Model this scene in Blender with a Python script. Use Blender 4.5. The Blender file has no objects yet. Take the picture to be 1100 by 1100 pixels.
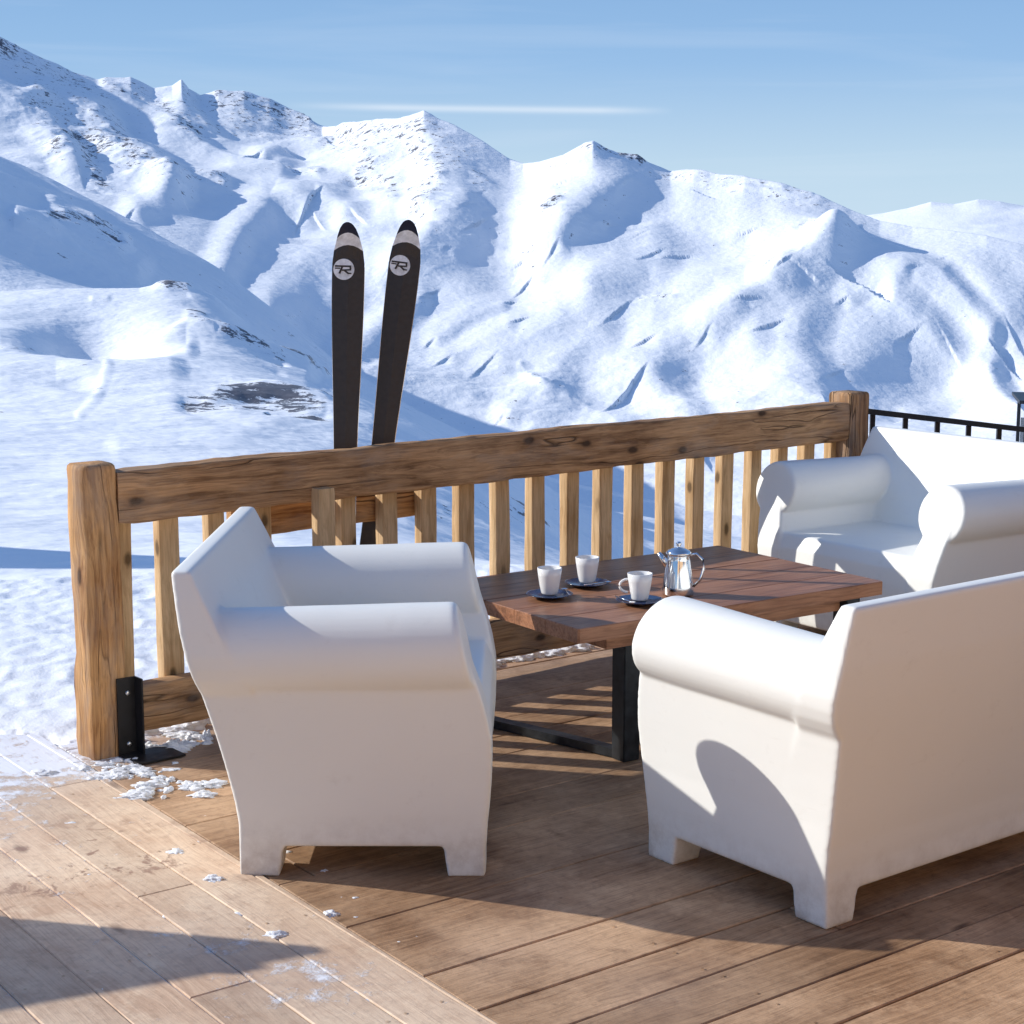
import bpy, bmesh, math, random
import numpy as np
import time
_T0 = time.time()
from mathutils import Vector, Matrix
R = math.radians
random.seed(7); rng = np.random.default_rng(7)
scene = bpy.context.scene
COL = scene.collection

# ------------------------------------------------------------------ camera
F, PITCH, H = 1841.0, R(8.99), 1.503
cam = bpy.data.cameras.new('camera'); cam.sensor_width = 36; cam.lens = 36 * F / 1100
cam.clip_start = .05; cam.clip_end = 60000
co = bpy.data.objects.new('camera', cam); COL.objects.link(co)
co.location = (0, 0, H); co.rotation_euler = (math.pi / 2 - PITCH, 0, 0)
scene.camera = co

# ------------------------------------------------------------------ light
SUN_EL, SUN_AZ = R(25.3), R(167)            # azimuth measured from +X towards +Y
world = bpy.data.worlds.new('World'); scene.world = world; world.use_nodes = True
sv = Vector((math.cos(SUN_EL) * math.cos(SUN_AZ), math.cos(SUN_EL) * math.sin(SUN_AZ), math.sin(SUN_EL)))
sl = bpy.data.lights.new('sun', 'SUN'); sl.energy = 5.0; sl.angle = R(.5); sl.color = (1, .953, .875)
so = bpy.data.objects.new('sun', sl); COL.objects.link(so); so.rotation_euler = sv.to_track_quat('Z', 'Y').to_euler()
nt = world.node_tree; nt.nodes.clear()
def W(t, **k):
    n = nt.nodes.new(t)
    for a, b in k.items(): setattr(n, a, b)
    return n
sky = W('ShaderNodeTexSky', sky_type='NISHITA', sun_disc=False, sun_elevation=SUN_EL, sun_rotation=math.pi / 2 - SUN_AZ,
        altitude=1800, air_density=1.0, dust_density=1.6, ozone_density=1.3)
tc = W('ShaderNodeTexCoord'); L = nt.links.new
def wm(op, a, b=0.):
    n = W('ShaderNodeMath', operation=op)
    for i, v in enumerate((a, b)):
        if hasattr(v, 'is_output'): L(v, n.inputs[i])
        else: n.inputs[i].default_value = v
    return n.outputs[0]
def wr(v, a, b, c, d):
    n = W('ShaderNodeMapRange'); L(v, n.inputs[0])
    for i, q_ in enumerate((a, b, c, d)): n.inputs[i + 1].default_value = q_
    return n.outputs[0]
def wmix(f, a, b):
    n = W('ShaderNodeMixRGB')
    for i, v in enumerate((f, a, b)):
        if hasattr(v, 'is_output'): L(v, n.inputs[i])
        else: n.inputs[i].default_value = v
    return n.outputs[0]
mp = W('ShaderNodeMapping'); mp.inputs['Scale'].default_value = (2.6, 2.6, 34); mp.inputs['Rotation'].default_value = (R(.5), R(-2.5), 0)
L(tc.outputs['Generated'], mp.inputs[0])
n1 = W('ShaderNodeTexNoise'); n1.inputs['Scale'].default_value = 1.5; n1.inputs['Detail'].default_value = 8; n1.inputs['Distortion'].default_value = .7; L(mp.outputs[0], n1.inputs[0])
sep = W('ShaderNodeSeparateXYZ'); L(tc.outputs['Generated'], sep.inputs[0]); dz_ = sep.outputs[2]; dx_ = sep.outputs[0]
hcol = W('ShaderNodeValToRGB'); cr_ = hcol.color_ramp; L(wr(dz_, 0, .3, 0, 1), hcol.inputs[0])
cr_.elements[0].position = 0; cr_.elements[0].color = (.52, .60, .70, 1); cr_.elements[1].position = 1; cr_.elements[1].color = (.12, .24, .48, 1)
for p_, c_ in ((.14, (.46, .56, .68, 1)), (.33, (.28, .42, .64, 1)), (.62, (.175, .31, .555, 1))):
    e_ = cr_.elements.new(p_); e_.color = c_
gain = W('ShaderNodeMixRGB', blend_type='MULTIPLY'); gain.inputs[0].default_value = 1; gain.inputs[2].default_value = (8.9, 9.8, 9.9, 1); L(hcol.outputs[0], gain.inputs[1])
tint = W('ShaderNodeMixRGB', blend_type='MULTIPLY'); tint.inputs[0].default_value = 1; tint.inputs[2].default_value = (1.22, 1.42, 1.68, 1); L(sky.outputs[0], tint.inputs[1])
c0 = wmix(wr(dz_, .28, .6, 1, 0), tint.outputs[0], gain.outputs[0])      # lowland haze whitening the lower sky
c0 = wmix(wr(n1.outputs[0], .5, .9, 0, .2), c0, (6.4, 7.0, 7.8, 1))    # thin cirrus
ct = wm('SUBTRACT', dz_, wm('ADD', .0738, wm('MULTIPLY', dx_, -.012)))     # aircraft trail
ct = wm('POWER', 2.718, wm('MULTIPLY', wm('MULTIPLY', ct, ct), -1 / (.0019 ** 2)))
ct = wm('MULTIPLY', wm('MULTIPLY', ct, wr(dx_, -.13, -.07, 0, 1)), wr(dx_, .092, .05, 0, 1))
ct = wm('MULTIPLY', ct, wm('GREATER_THAN', sep.outputs[1], 0.))
c0 = wmix(wm('MULTIPLY', ct, .42), c0, (7.4, 7.8, 8.3, 1))
bg = W('ShaderNodeBackground'); bg.inputs[1].default_value = .128; wo = W('ShaderNodeOutputWorld')
L(c0, bg.inputs[0]); L(bg.outputs[0], wo.inputs[0])
scene.cycles.max_bounces = 7; scene.cycles.diffuse_bounces = 4; scene.cycles.glossy_bounces = 3; scene.cycles.transmission_bounces = 2
scene.view_settings.view_transform = 'Standard'; scene.view_settings.look = 'None'; scene.view_settings.exposure = 0

# ------------------------------------------------------------------ helpers
def tag(o, label=None, cat=None, group=None, kind=None):
    if label: o['label'] = label
    if cat: o['category'] = cat
    if group: o['group'] = group
    if kind: o['kind'] = kind
    return o
def empty(name, loc, rz=0):
    o = bpy.data.objects.new(name, None); COL.objects.link(o); o.location = loc; o.rotation_euler = (0, 0, rz); o.empty_display_size = .1
    return o
def link(name, me, mat, parent=None):
    o = bpy.data.objects.new(name, me); COL.objects.link(o)
    if mat: me.materials.clear(); me.materials.append(mat)
    if parent: o.parent = parent
    return o
def from_bm(name, bm, mat, parent=None, smooth=False):
    me = bpy.data.meshes.new(name); bm.normal_update(); bm.to_mesh(me); bm.free()
    if smooth: me.polygons.foreach_set('use_smooth', [True] * len(me.polygons))
    return link(name, me, mat, parent)
def children(o): return [c for c in bpy.data.objects if c.parent == o]
def copy_tree(o, parent=None):
    c = o.copy(); COL.objects.link(c)
    c.parent = parent
    for ch in children(o):
        if ch != c: copy_tree(ch, c)
    return c
def loft(bm, rings):
    vs = [[bm.verts.new(p) for p in r] for r in rings]
    n = len(rings[0])
    for a, b in zip(vs[:-1], vs[1:]):
        for i in range(n): bm.faces.new((a[i], a[(i + 1) % n], b[(i + 1) % n], b[i]))
    bm.faces.new(vs[0][::-1]); bm.faces.new(vs[-1])
    return vs
def box(bm, x0, x1, y0, y1, z0, z1, M=None):
    r = [[Vector(p) for p in ((x0, y0, z), (x1, y0, z), (x1, y1, z), (x0, y1, z))] for z in (z0, z1)]
    if M: r = [[M @ p for p in q] for q in r]
    loft(bm, r)
def lathe(bm, prof, n=32, c=(0, 0, 0)):
    rings = []
    for r, z in prof:
        rings.append([bm.verts.new((c[0] + r * math.cos(2 * math.pi * i / n), c[1] + r * math.sin(2 * math.pi * i / n), c[2] + z)) for i in range(n)])
    for a, b in zip(rings[:-1], rings[1:]):
        for i in range(n): bm.faces.new((a[i], a[(i + 1) % n], b[(i + 1) % n], b[i]))
    bm.faces.new(rings[0][::-1]); bm.faces.new(rings[-1])
def tube(bm, pts, rad, n=10):
    pts = [Vector(p) for p in pts]; rings = []
    for i, p in enumerate(pts):
        t = (pts[min(i + 1, len(pts) - 1)] - pts[max(i - 1, 0)]).normalized()
        a = t.cross(Vector((0, 0, 1)));
        if a.length < .05: a = t.cross(Vector((0, 1, 0)))
        a.normalize(); b = t.cross(a)
        rr = rad[i] if isinstance(rad, (list, tuple)) else rad
        rings.append([p + (a * math.cos(2 * math.pi * k / n) + b * math.sin(2 * math.pi * k / n)) * rr for k in range(n)])
    loft(bm, rings)

# ---- numpy gradient noise
_perm = np.concatenate([rng.permutation(256)] * 2)
_ga = rng.random(256) * 2 * math.pi; _gx, _gy = np.cos(_ga), np.sin(_ga)
def pn(x, y, s=0):
    x = x + s * 17.13; y = y + s * 31.77
    xi = np.floor(x).astype(np.int64); yi = np.floor(y).astype(np.int64); fx = x - xi; fy = y - yi
    u = fx * fx * fx * (fx * (fx * 6 - 15) + 10); v = fy * fy * fy * (fy * (fy * 6 - 15) + 10)
    def g(ix, iy, dx, dy):
        h = _perm[(_perm[ix & 255] + iy) & 255]; return _gx[h] * dx + _gy[h] * dy
    a = g(xi, yi, fx, fy); b = g(xi + 1, yi, fx - 1, fy); c = g(xi, yi + 1, fx, fy - 1); d = g(xi + 1, yi + 1, fx - 1, fy - 1)
    return ((a + (b - a) * u) * (1 - v) + (c + (d - c) * u) * v) * 1.5
def sm(e0, e1, x):
    t = np.clip((x - e0) / (e1 - e0), 0, 1); return t * t * (3 - 2 * t)

# ------------------------------------------------------------------ materials
class MT:
    def __init__(s, name, rough=.6, base=(.5, .5, .5), spec=.5, metal=0):
        s.m = bpy.data.materials.new(name); s.m.use_nodes = True; s.t = s.m.node_tree
        s.b = s.t.nodes['Principled BSDF']; s.b.inputs['Roughness'].default_value = rough
        s.b.inputs['Base Color'].default_value = (*base, 1); s.b.inputs['Metallic'].default_value = metal
        s.b.inputs['Specular IOR Level'].default_value = spec
    def n(s, t, ins={}, **k):
        n = s.t.nodes.new(t)
        for a, b in k.items(): setattr(n, a, b)
        for a, b in ins.items():
            if hasattr(b, 'is_output'): s.t.links.new(b, n.inputs[a])
            else: n.inputs[a].default_value = b
        return n
    def l(s, a, b): s.t.links.new(a, b)
    def noise(s, vec, scale, detail=4, rough=.55, dist=0):
        return s.n('ShaderNodeTexNoise', {'Vector': vec, 'Scale': scale, 'Detail': detail, 'Roughness': rough, 'Distortion': dist}).outputs[0]
    def rng(s, v, a, b, c=0, d=1):
        return s.n('ShaderNodeMapRange', {0: v, 1: a, 2: b, 3: c, 4: d}).outputs[0]
    def mix(s, f, a, b, mode='MIX'):
        A = (*a, 1) if isinstance(a, tuple) else a; B = (*b, 1) if isinstance(b, tuple) else b
        return s.n('ShaderNodeMixRGB', {0: f, 1: A, 2: B}, blend_type=mode).outputs[0]
    def mth(s, op, a, b=0, c=0):
        return s.n('ShaderNodeMath', {0: a, 1: b, 2: c}, operation=op).outputs[0]
    def map(s, vec, scale, rot=(0, 0, 0), loc=(0, 0, 0)):
        return s.n('ShaderNodeMapping', {'Vector': vec, 'Scale': scale, 'Rotation': rot, 'Location': loc}).outputs[0]
    def bump(s, h, strength=.3, dist=.01, prev=None):
        ins = {'Height': h, 'Strength': strength, 'Distance': dist}
        if prev is not None: ins['Normal'] = prev
        return s.n('ShaderNodeBump', ins).outputs[0]
    def attr(s, name): return s.n('ShaderNodeAttribute', attribute_name=name)

def wood(name, dark, mid, light, axis_scale=(1.2, 22, 22), knots=True, rough=.75, bumpd=.004, coord='Object', cracks=True):
    m = MT(name, rough, spec=.25)
    t = m.n('ShaderNodeTexCoord').outputs[coord]
    rn = m.n('ShaderNodeObjectInfo').outputs['Random']
    of = m.n('ShaderNodeVectorMath', {0: t, 1: m.n('ShaderNodeCombineXYZ', {0: m.mth('MULTIPLY', rn, 9), 1: m.mth('MULTIPLY', rn, 23), 2: m.mth('MULTIPLY', rn, 5)}).outputs[0]}, operation='ADD').outputs[0]
    warp = m.noise(m.map(of, (1.5, 6, 6)), 1.0, 3)
    wv = m.n('ShaderNodeVectorMath', {0: of, 1: m.n('ShaderNodeCombineXYZ', {0: 0.0, 1: m.mth('MULTIPLY', warp, .09), 2: m.mth('MULTIPLY', warp, .07)}).outputs[0]}, operation='ADD').outputs[0]
    g1 = m.noise(m.map(wv, axis_scale), 2.2, 7, .68)
    g2 = m.noise(m.map(wv, (axis_scale[0] * 2, axis_scale[1] * 4, axis_scale[2] * 4)), 2.0, 4, .6)
    big = m.noise(of, 3.5, 3)
    c = m.mix(m.rng(g1, .36, .6), dark, mid); c = m.mix(m.rng(big, .35, .7, 0, .7), c, light); c = m.mix(m.rng(g1, .46, .3, 0, .5), c, dark)
    c = m.mix(m.rng(g2, .35, .65, .55, 0), c, dark, 'MULTIPLY') if False else m.mix(m.rng(g2, .55, .3, 0, .55), c, dark)
    hgt = m.mth('ADD', g1, m.mth('MULTIPLY', g2, .5))
    if knots:
        sx_ = m.n('ShaderNodeSeparateXYZ', {0: of}); kv = m.n('ShaderNodeCombineXYZ', {0: m.mth('MULTIPLY', sx_.outputs[0], 3.3), 1: m.mth('MULTIPLY', m.mth('ADD', sx_.outputs[1], sx_.outputs[2]), 6.5), 2: 0.0}).outputs[0]
        k = m.n('ShaderNodeTexVoronoi', {'Vector': kv, 'Scale': 1.0, 'Randomness': 1.0}, voronoi_dimensions='2D').outputs['Distance']
        k = m.mth('ADD', k, m.mth('MULTIPLY', m.mth('SUBTRACT', m.noise(of, 30, 3), .5), .06))
        kg = m.rng(m.noise(of, 1.3, 1), .42, .5); km = m.mth('MULTIPLY', m.rng(k, .05, .10, 1, 0), kg); kh = m.mth('MULTIPLY', m.rng(k, .09, .26, .5, 0), kg)
        c = m.mix(kh, c, dark); c = m.mix(m.mth('MULTIPLY', km, .9), c, tuple(x * .3 for x in dark))
    if cracks:
        cr = m.noise(m.map(wv, (.45, 14, 14), loc=(3, 1, 2)), 1.0, 2, .4)
        cm = m.rng(m.mth('ABSOLUTE', m.mth('SUBTRACT', cr, .5)), 0.0, .012, 1, 0)
        cm = m.mth('MULTIPLY', cm, m.rng(m.noise(of, 1.7, 2), .44, .52))
        gy = m.rng(m.noise(m.map(of, (1, 3, 3)), 2.6, 6, .65), .5, .7, 0, .5); c = m.mix(gy, c, (.30, .26, .22))
        c = m.mix(m.mth('MULTIPLY', cm, .8), c, tuple(x * .15 for x in dark)); hgt = m.mth('SUBTRACT', hgt, m.mth('MULTIPLY', cm, 1.5))
    m.l(c, m.b.inputs['Base Color']); m.l(m.bump(hgt, .8, bumpd), m.b.inputs['Normal'])
    return m.m
M_post = wood('old timber', (.17, .062, .018), (.52, .27, .105), (.70, .42, .19))
M_rail = wood('rail timber', (.15, .07, .028), (.50, .28, .13), (.64, .39, .20))
M_bal = wood('baluster pine', (.38, .22, .09), (.66, .43, .22), (.76, .55, .32), knots=True, cracks=False)
M_table = wood('oiled table wood', (.13, .05, .022), (.36, .155, .075), (.46, .235, .135), axis_scale=(1.0, 16, 16), knots=False, rough=.36, bumpd=.0015, cracks=False)

def deck_mat(name, dark, mid, light, snow):
    m = MT(name, .7, spec=.3)
    t = m.n('ShaderNodeTexCoord').outputs['UV']
    w = m.n('ShaderNodeTexCoord').outputs['Object']
    rnd = m.attr('board').outputs['Fac']
    off = m.n('ShaderNodeCombineXYZ', {0: m.mth('MULTIPLY', rnd, 37), 1: m.mth('MULTIPLY', rnd, 91), 2: 0.0}).outputs[0]
    v = m.n('ShaderNodeVectorMath', {0: t, 1: off}, operation='ADD').outputs[0]
    warp = m.noise(m.map(v, (1.5, 5, 1)), 1, 3)
    v = m.n('ShaderNodeVectorMath', {0: v, 1: m.n('ShaderNodeCombineXYZ', {0: 0.0, 1: m.mth('MULTIPLY', warp, .08), 2: 0.0}).outputs[0]}, operation='ADD').outputs[0]
    g = m.noise(m.map(v, (1.3, 26, 1)), 2, 8, .7); g2 = m.noise(m.map(v, (4, 130, 1)), 2, 3, .6)
    blot = m.noise(w, 2.2, 6, .65); fine = m.noise(w, 38, 6, .7)
    c = m.mix(m.rng(g, .3, .7), dark, mid); c = m.mix(m.rng(blot, .38, .62, 0, .85), c, light)
    blot2 = m.noise(m.map(w, (1, 1, 1), loc=(7, 3, 0)), 5.5, 7, .72); c = m.mix(m.rng(blot2, .56, .68, 0, .5), c, tuple(x * 1.1 for x in dark)); c = m.mix(m.rng(blot2, .44, .34, 0, .35), c, tuple(min(1, x * 1.2) for x in light))
    c = m.mix(m.rng(g2, .5, .3, 0, .5), c, dark)
    c = m.mix(m.rng(fine, .5, .72, 0, .35), c, tuple(x * .5 for x in dark))
    br = m.rng(rnd, 0, 1, .78, 1.14); c = m.mix(1.0, c, m.n('ShaderNodeCombineXYZ', {0: br, 1: br, 2: br}).outputs[0], 'MULTIPLY')
    k = m.n('ShaderNodeTexVoronoi', {'Vector': m.map(v, (2.2, 7, 1)), 'Scale': 1.0}).outputs['Distance']
    c = m.mix(m.rng(k, .04, .1, .8, 0), c, tuple(x * .5 for x in dark))
    # trodden wet / rusty stains and frost
    st = m.noise(w, 9, 5, .7, .6); smk = m.attr('stain').outputs['Fac']
    c = m.mix(m.mth('MULTIPLY', m.rng(st, .56, .62, 0, .8), smk), c, (.2, .085, .045))
    fr = m.mth('ADD', m.noise(m.n('ShaderNodeVectorMath', {0: w, 1: (5, 5, 0)}, operation='ADD').outputs[0], 11, 9, .78), m.mth('MULTIPLY', m.attr('frost').outputs['Fac'], .34))
    fm = m.rng(fr, .74, .86)
    soft = m.mth('MULTIPLY', m.attr('frost').outputs['Fac'], .42)
    c = m.mix(soft, c, (.62, .5, .44)); c = m.mix(m.mth('MULTIPLY', fm, snow), c, (.86, .88, .93))
    m.l(c, m.b.inputs['Base Color']); m.l(m.rng(g, .2, .8, .75, .55), m.b.inputs['Roughness'])
    hh = m.mth('ADD', m.mth('ADD', g, m.mth('MULTIPLY', fine, .5)), m.mth('MULTIPLY', fm, 1.2))
    m.l(m.bump(hh, .6, .004), m.b.inputs['Normal'])
    return m.m
M_deck = deck_mat('brown deck boards', (.14, .068, .032), (.48, .285, .155), (.64, .42, .255), 1.0)
M_walk = deck_mat('pale trodden deck boards', (.44, .26, .15), (.80, .58, .385), (.88, .69, .49), 1.0)

m = MT('white moulded plastic', .42, (.8, .79, .77), .45)
t = m.n('ShaderNodeTexCoord').outputs['Object']
nz = m.noise(t, 260, 2); n2 = m.noise(t, 2.5, 4)
m.l(m.mix(m.rng(n2, .3, .75, 0, .5), (.86, .86, .815), (.82, .815, .765)), m.b.inputs['Base Color'])
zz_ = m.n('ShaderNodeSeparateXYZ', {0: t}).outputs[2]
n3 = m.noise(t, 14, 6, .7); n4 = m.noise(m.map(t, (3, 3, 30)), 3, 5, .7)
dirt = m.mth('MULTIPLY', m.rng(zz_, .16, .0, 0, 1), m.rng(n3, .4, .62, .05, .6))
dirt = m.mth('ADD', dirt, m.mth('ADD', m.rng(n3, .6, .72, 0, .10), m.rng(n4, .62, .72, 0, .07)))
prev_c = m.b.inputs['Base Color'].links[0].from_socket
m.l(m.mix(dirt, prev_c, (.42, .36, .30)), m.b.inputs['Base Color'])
m.l(m.rng(n3, .3, .7, .34, .52), m.b.inputs['Roughness'])
m.l(m.bump(nz, .12, .001, m.bump(n2, .25, .004)), m.b.inputs['Normal']); M_white = m.m

def plain(name, col, rough=.5, metal=0, scale=40, var=.35, bd=.001, spec=.5):
    m = MT(name, rough, col, spec, metal); t = m.n('ShaderNodeTexCoord').outputs['Object']; nz = m.noise(t, scale, 5)
    m.l(m.mix(m.rng(nz, .3, .7), tuple(x * (1 - var) for x in col), tuple(min(1, x * (1 + var)) for x in col)), m.b.inputs['Base Color'])
    m.l(m.rng(nz, .3, .7, max(.02, rough - .1), rough + .1), m.b.inputs['Roughness']); m.l(m.bump(nz, .15, bd), m.b.inputs['Normal'])
    return m.m
M_steel = plain('dark blued steel', (.03, .034, .04), .45, .6)
M_black = plain('black painted metal', (.012, .012, .014), .5, .3)
M_chrome = plain('polished steel', (.78, .79, .8), .1, 1.0, 8, .05, .0002)
M_china = plain('white porcelain', (.82, .82, .81), .18, 0, 20, .03, .0002)
M_saucer = plain('dark blue glazed stoneware', (.02, .035, .09), .2, 0, 20, .3, .0005)
M_bolt = plain('bright zinc bolt', (.7, .7, .7), .3, .9)
M_ski = plain('matt black ski topsheet', (.028, .022, .019), .42, 0, 60, .3, .0003)
M_skitip = plain('dark navy ski tip', (.01, .014, .035), .35)
M_logo = plain('pale grey print', (.86, .84, .81), .5)
M_coffee = plain('black coffee', (.015, .008, .004), .1)

m = MT('snow', .55, (.9, .92, .96), .25)
w = m.n('ShaderNodeTexCoord').outputs['Object']
rk = m.attr('rock').outputs['Fac']; tr = m.attr('near').outputs['Fac']
geo = m.n('ShaderNodeNewGeometry'); nzv = m.n('ShaderNodeSeparateXYZ', {0: geo.outputs['Normal']}).outputs[2]
a1 = m.noise(w, .022, 5, .65); a2 = m.noise(w, .11, 7, .72); a3 = m.noise(m.map(w, (1, 1, 3)), .5, 6, .7)
a4 = m.noise(w, .05, 6, .6); rr = m.mth('ADD', m.mth('ADD', m.mth('MULTIPLY', m.mth('SUBTRACT', a4, .5), .8), m.mth('MULTIPLY', m.mth('SUBTRACT', a2, .5), 1.5)), m.mth('MULTIPLY', rk, .30)); rr = m.mth('ADD', rr, .47)
rr = m.mth('ADD', rr, m.rng(nzv, .90, .55, -.05, .13))
rr = m.mth('ADD', rr, m.mth('MULTIPLY', m.mth('SUBTRACT', a3, .5), .6))
rm = m.rng(rr, .745, .78)
rm = m.mth('MULTIPLY', rm, m.mth('SUBTRACT', 1.0, tr))
rockc = m.mix(m.rng(a2, .3, .7), (.045, .05, .07), (.17, .165, .18))
sc_ = m.mix(m.rng(a1, .35, .65), (.90, .935, .98), (.94, .96, .985))
m.l(m.mix(rm, sc_, rockc), m.b.inputs['Base Color'])
bf = m.bump(m.mth('ADD', m.noise(w, .11, 3, .45), m.mth('MULTIPLY', a1, 1.6)), .22, 5.0)
bf2 = m.bump(m.noise(w, .6, 3, .5), .25, .5, bf)
s1 = m.noise(w, 7, 5, .55); s2 = m.noise(w, 30, 4, .6)
bn = m.bump(m.mth('ADD', s1, m.mth('MULTIPLY', s2, .35)), .4, .03)
mixn = m.n('ShaderNodeMix', {0: tr, 4: bf2, 5: bn}, data_type='VECTOR')
mixn.inputs[4].default_value = (0, 0, 1)
m.t.links.new(bf2, mixn.inputs[4]); m.t.links.new(bn, mixn.inputs[5])
m.t.links.new(tr, mixn.inputs[0])
m.l(mixn.outputs[1], m.b.inputs['Normal'])
M_snow = m.m
m = MT('crusted snow', .5, (.9, .92, .96), .3); w = m.n('ShaderNodeTexCoord').outputs['Object']
s1 = m.noise(w, 25, 8, .7); m.l(m.bump(s1, .7, .02), m.b.inputs['Normal']); m.l(m.mix(m.rng(s1, .3, .7), (.78, .8, .84), (.93, .94, .96)), m.b.inputs['Base Color'])
M_clump = m.m

# ------------------------------------------------------------------ terrain
cp, sp = math.cos(PITCH), math.sin(PITCH)
def AT(x, y):           # photo pixel -> (azimuth, tangent of elevation) seen from the deck
    a = (np.asarray(x, float) - 550) / F; b = (np.asarray(y, float) - 550) / F
    dx, dy, dz = a, cp - b * sp, -sp - b * cp
    return np.arctan2(dx, dy), dz / np.hypot(dx, dy)
P = lambda s: [tuple(map(float, q.split(','))) for q in s.split()]
A_line = P('-700,40 -60,135 0,168 75,203 150,240 200,268 240,292 290,330 360,388 430,430 500,474 600,520 800,560 1100,580 2000,590')
B_line = P('-700,330 0,313 60,309 150,309 180,304 205,308 230,318 262,344 300,372 360,402 430,432 500,466 560,505 621,544 700,556 800,578 1100,590 2000,600')
SKY1 = P('-900,60 -400,-10 -150,-20 -60,12 0,42 12,48 40,62 75,80 105,87 140,84 165,96 185,93 195,86 203,96 215,102 235,98 262,99 290,107 315,118 332,126 346,137 380,131 420,127 440,124 455,119 470,128 490,136 520,152 548,170 562,174 580,172 605,166 622,157 637,151 650,157 668,162 690,172 720,184 745,183 762,186 800,189 820,196 840,198 862,205 880,211 915,226 945,237 980,243 1020,246 1060,251 1100,262 1200,290 2000,400')
SKY1r = P('-900,2600 0,3300 320,3300 400,2900 455,2750 600,2450 640,2450 720,2450 820,2300 900,2220 1000,2130 1100,2050 2000,2000')
FAR = P('-900,330 400,330 700,300 850,262 900,240 925,232 950,229 975,224 1000,217 1025,219 1050,214 1075,216 1100,221 1160,212 1300,230 2000,260')
layers = []  # (rows to reach it, fn(az)->(r, te))
def interp_line(line, az):
    X = np.array([q[0] for q in line]); Y = np.array([q[1] for q in line]); a, t = AT(X, Y); return np.interp(az, a, t)
def interp_r(line, az):
    X = np.array([q[0] for q in line]); V = np.array([q[1] for q in line]); a, _ = AT(X, 300 + 0 * X); return np.interp(az, a, V)
inner = np.linspace(R(-18.6), R(18.6), 1180)
outer = R(18.6) + (math.pi - R(18.6)) * (np.linspace(0, 1, 110)[1:] ** 2.2)
az = np.concatenate([-outer[::-1], inner, outer])
one = np.ones_like(az)
def zl(r, z): return lambda: (r * one, (z - H) / r * one)
def yl(r, line, dy=0):
    def f():
        rr = interp_r(r, az) if isinstance(r, list) else r * one
        return rr, interp_line([(x, y + dy) for x, y in line], az)
    return f
E1 = P('-900,520 0,515 80,516 250,532 380,548 450,572 540,610 700,640 1100,680 2000,690')
RB = P('-900,440 0,432 100,426 200,421 345,430 400,446 460,476 540,528 640,604 740,640 1100,680 2000,690')
M1 = P('-700,240 0,250 100,262 200,300 290,345 360,405 430,446 500,480 560,502 700,530 900,560 1100,570 2000,580')
spec = [
 (0, zl(.4, -.4)), (5, zl(3.0, -.4)), (190, zl(8.1, -.06)), (8, zl(26, -5.2)), (20, zl(88, -15.2)),
 (55, yl(150, E1)), (75, yl(270, RB)), (100, yl(490, B_line)), (12, yl(800, B_line, 26)),
 (14, yl(1000, A_line, 60)), (110, yl(P('-900,1500 0,1500 290,1250 500,1150 850,1080 1100,1050 2000,1050'), A_line)), (10, yl(P('-900,1900 0,1900 290,1500 500,1300 850,1120 1100,1050 2000,1050'), [(x, max(y, y2) + 10) for (x, y), y2 in zip(M1, [q[1] for q in M1])])),
 (330, yl(SKY1r, SKY1)), (14, yl([(x, r + 500) for x, r in SKY1r], SKY1, 45)), (10, yl(4600, FAR, 60)), (60, yl(6200, FAR)), (5, yl(7500, FAR, 30)), (5, zl(26000, -1500)),
]
def blur(v, sig):
    """smooth a profile over azimuth (columns are even inside the frame)"""
    k = np.arange(-int(3 * sig), int(3 * sig) + 1); w_ = np.exp(-.5 * (k / sig) ** 2); w_ /= w_.sum()
    p_ = np.concatenate([np.full(len(k) // 2, v[0]), v, np.full(len(k) // 2, v[-1])]); return np.convolve(p_, w_, 'valid')
def split(v):
    b1, b2, b3 = blur(v, 7), blur(v, 28), blur(v, 80); return b3, (v - b1, b1 - b2, b2 - b3)
Rr, Te, lay = [], [], []
prev = None
for i, (n, f) in enumerate(spec):
    cur = f()
    if i >= 5: cur = (blur(cur[0], 12), cur[1])
    cb, cd = split(cur[1]) if i >= 5 else (cur[1], (0 * one,) * 3)
    if prev is not None:
        for k in range(1, n + 1):
            t = k / n
            if i >= 3:   # radius log-spaced, elevation linear in picture height
                rr = np.exp(np.log(prev[0]) * (1 - t) + np.log(cur[0]) * t)
            else: rr = prev[0] * (1 - t) + cur[0] * t
            Rr.append(rr)
            if i in (3,): z = (H + 0) + 0; Te.append(prev[1] * (1 - t) + cur[1] * t)
            elif i < 3:
                z0 = H + prev[1] * prev[0]; z1 = H + cur[1] * cur[0]; Te.append((z0 * (1 - t) + z1 * t - H) / rr)
            else:
                e = prev[2] * (1 - t) + cb * t
                for q_, (fu, fd_) in enumerate(((.05, .3), (.11, .5), (.3, .7))):
                    e = e + cd[q_] * math.exp(-((1 - t) / fu) ** 2) + prev[3][q_] * max(0, 1 - t / fd_) ** 2
                Te.append(e)
            lay.append(i + t - 1)
    else: Rr.append(cur[0]); Te.append(cur[1]); lay.append(0)
    prev = (cur[0], cur[1], cb, cd)
Rr, Te, lay = np.array(Rr), np.array(Te), np.array(lay)[:, None] * np.ones((1, len(az)))
AZ = az[None, :] * np.ones_like(Rr)
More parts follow.
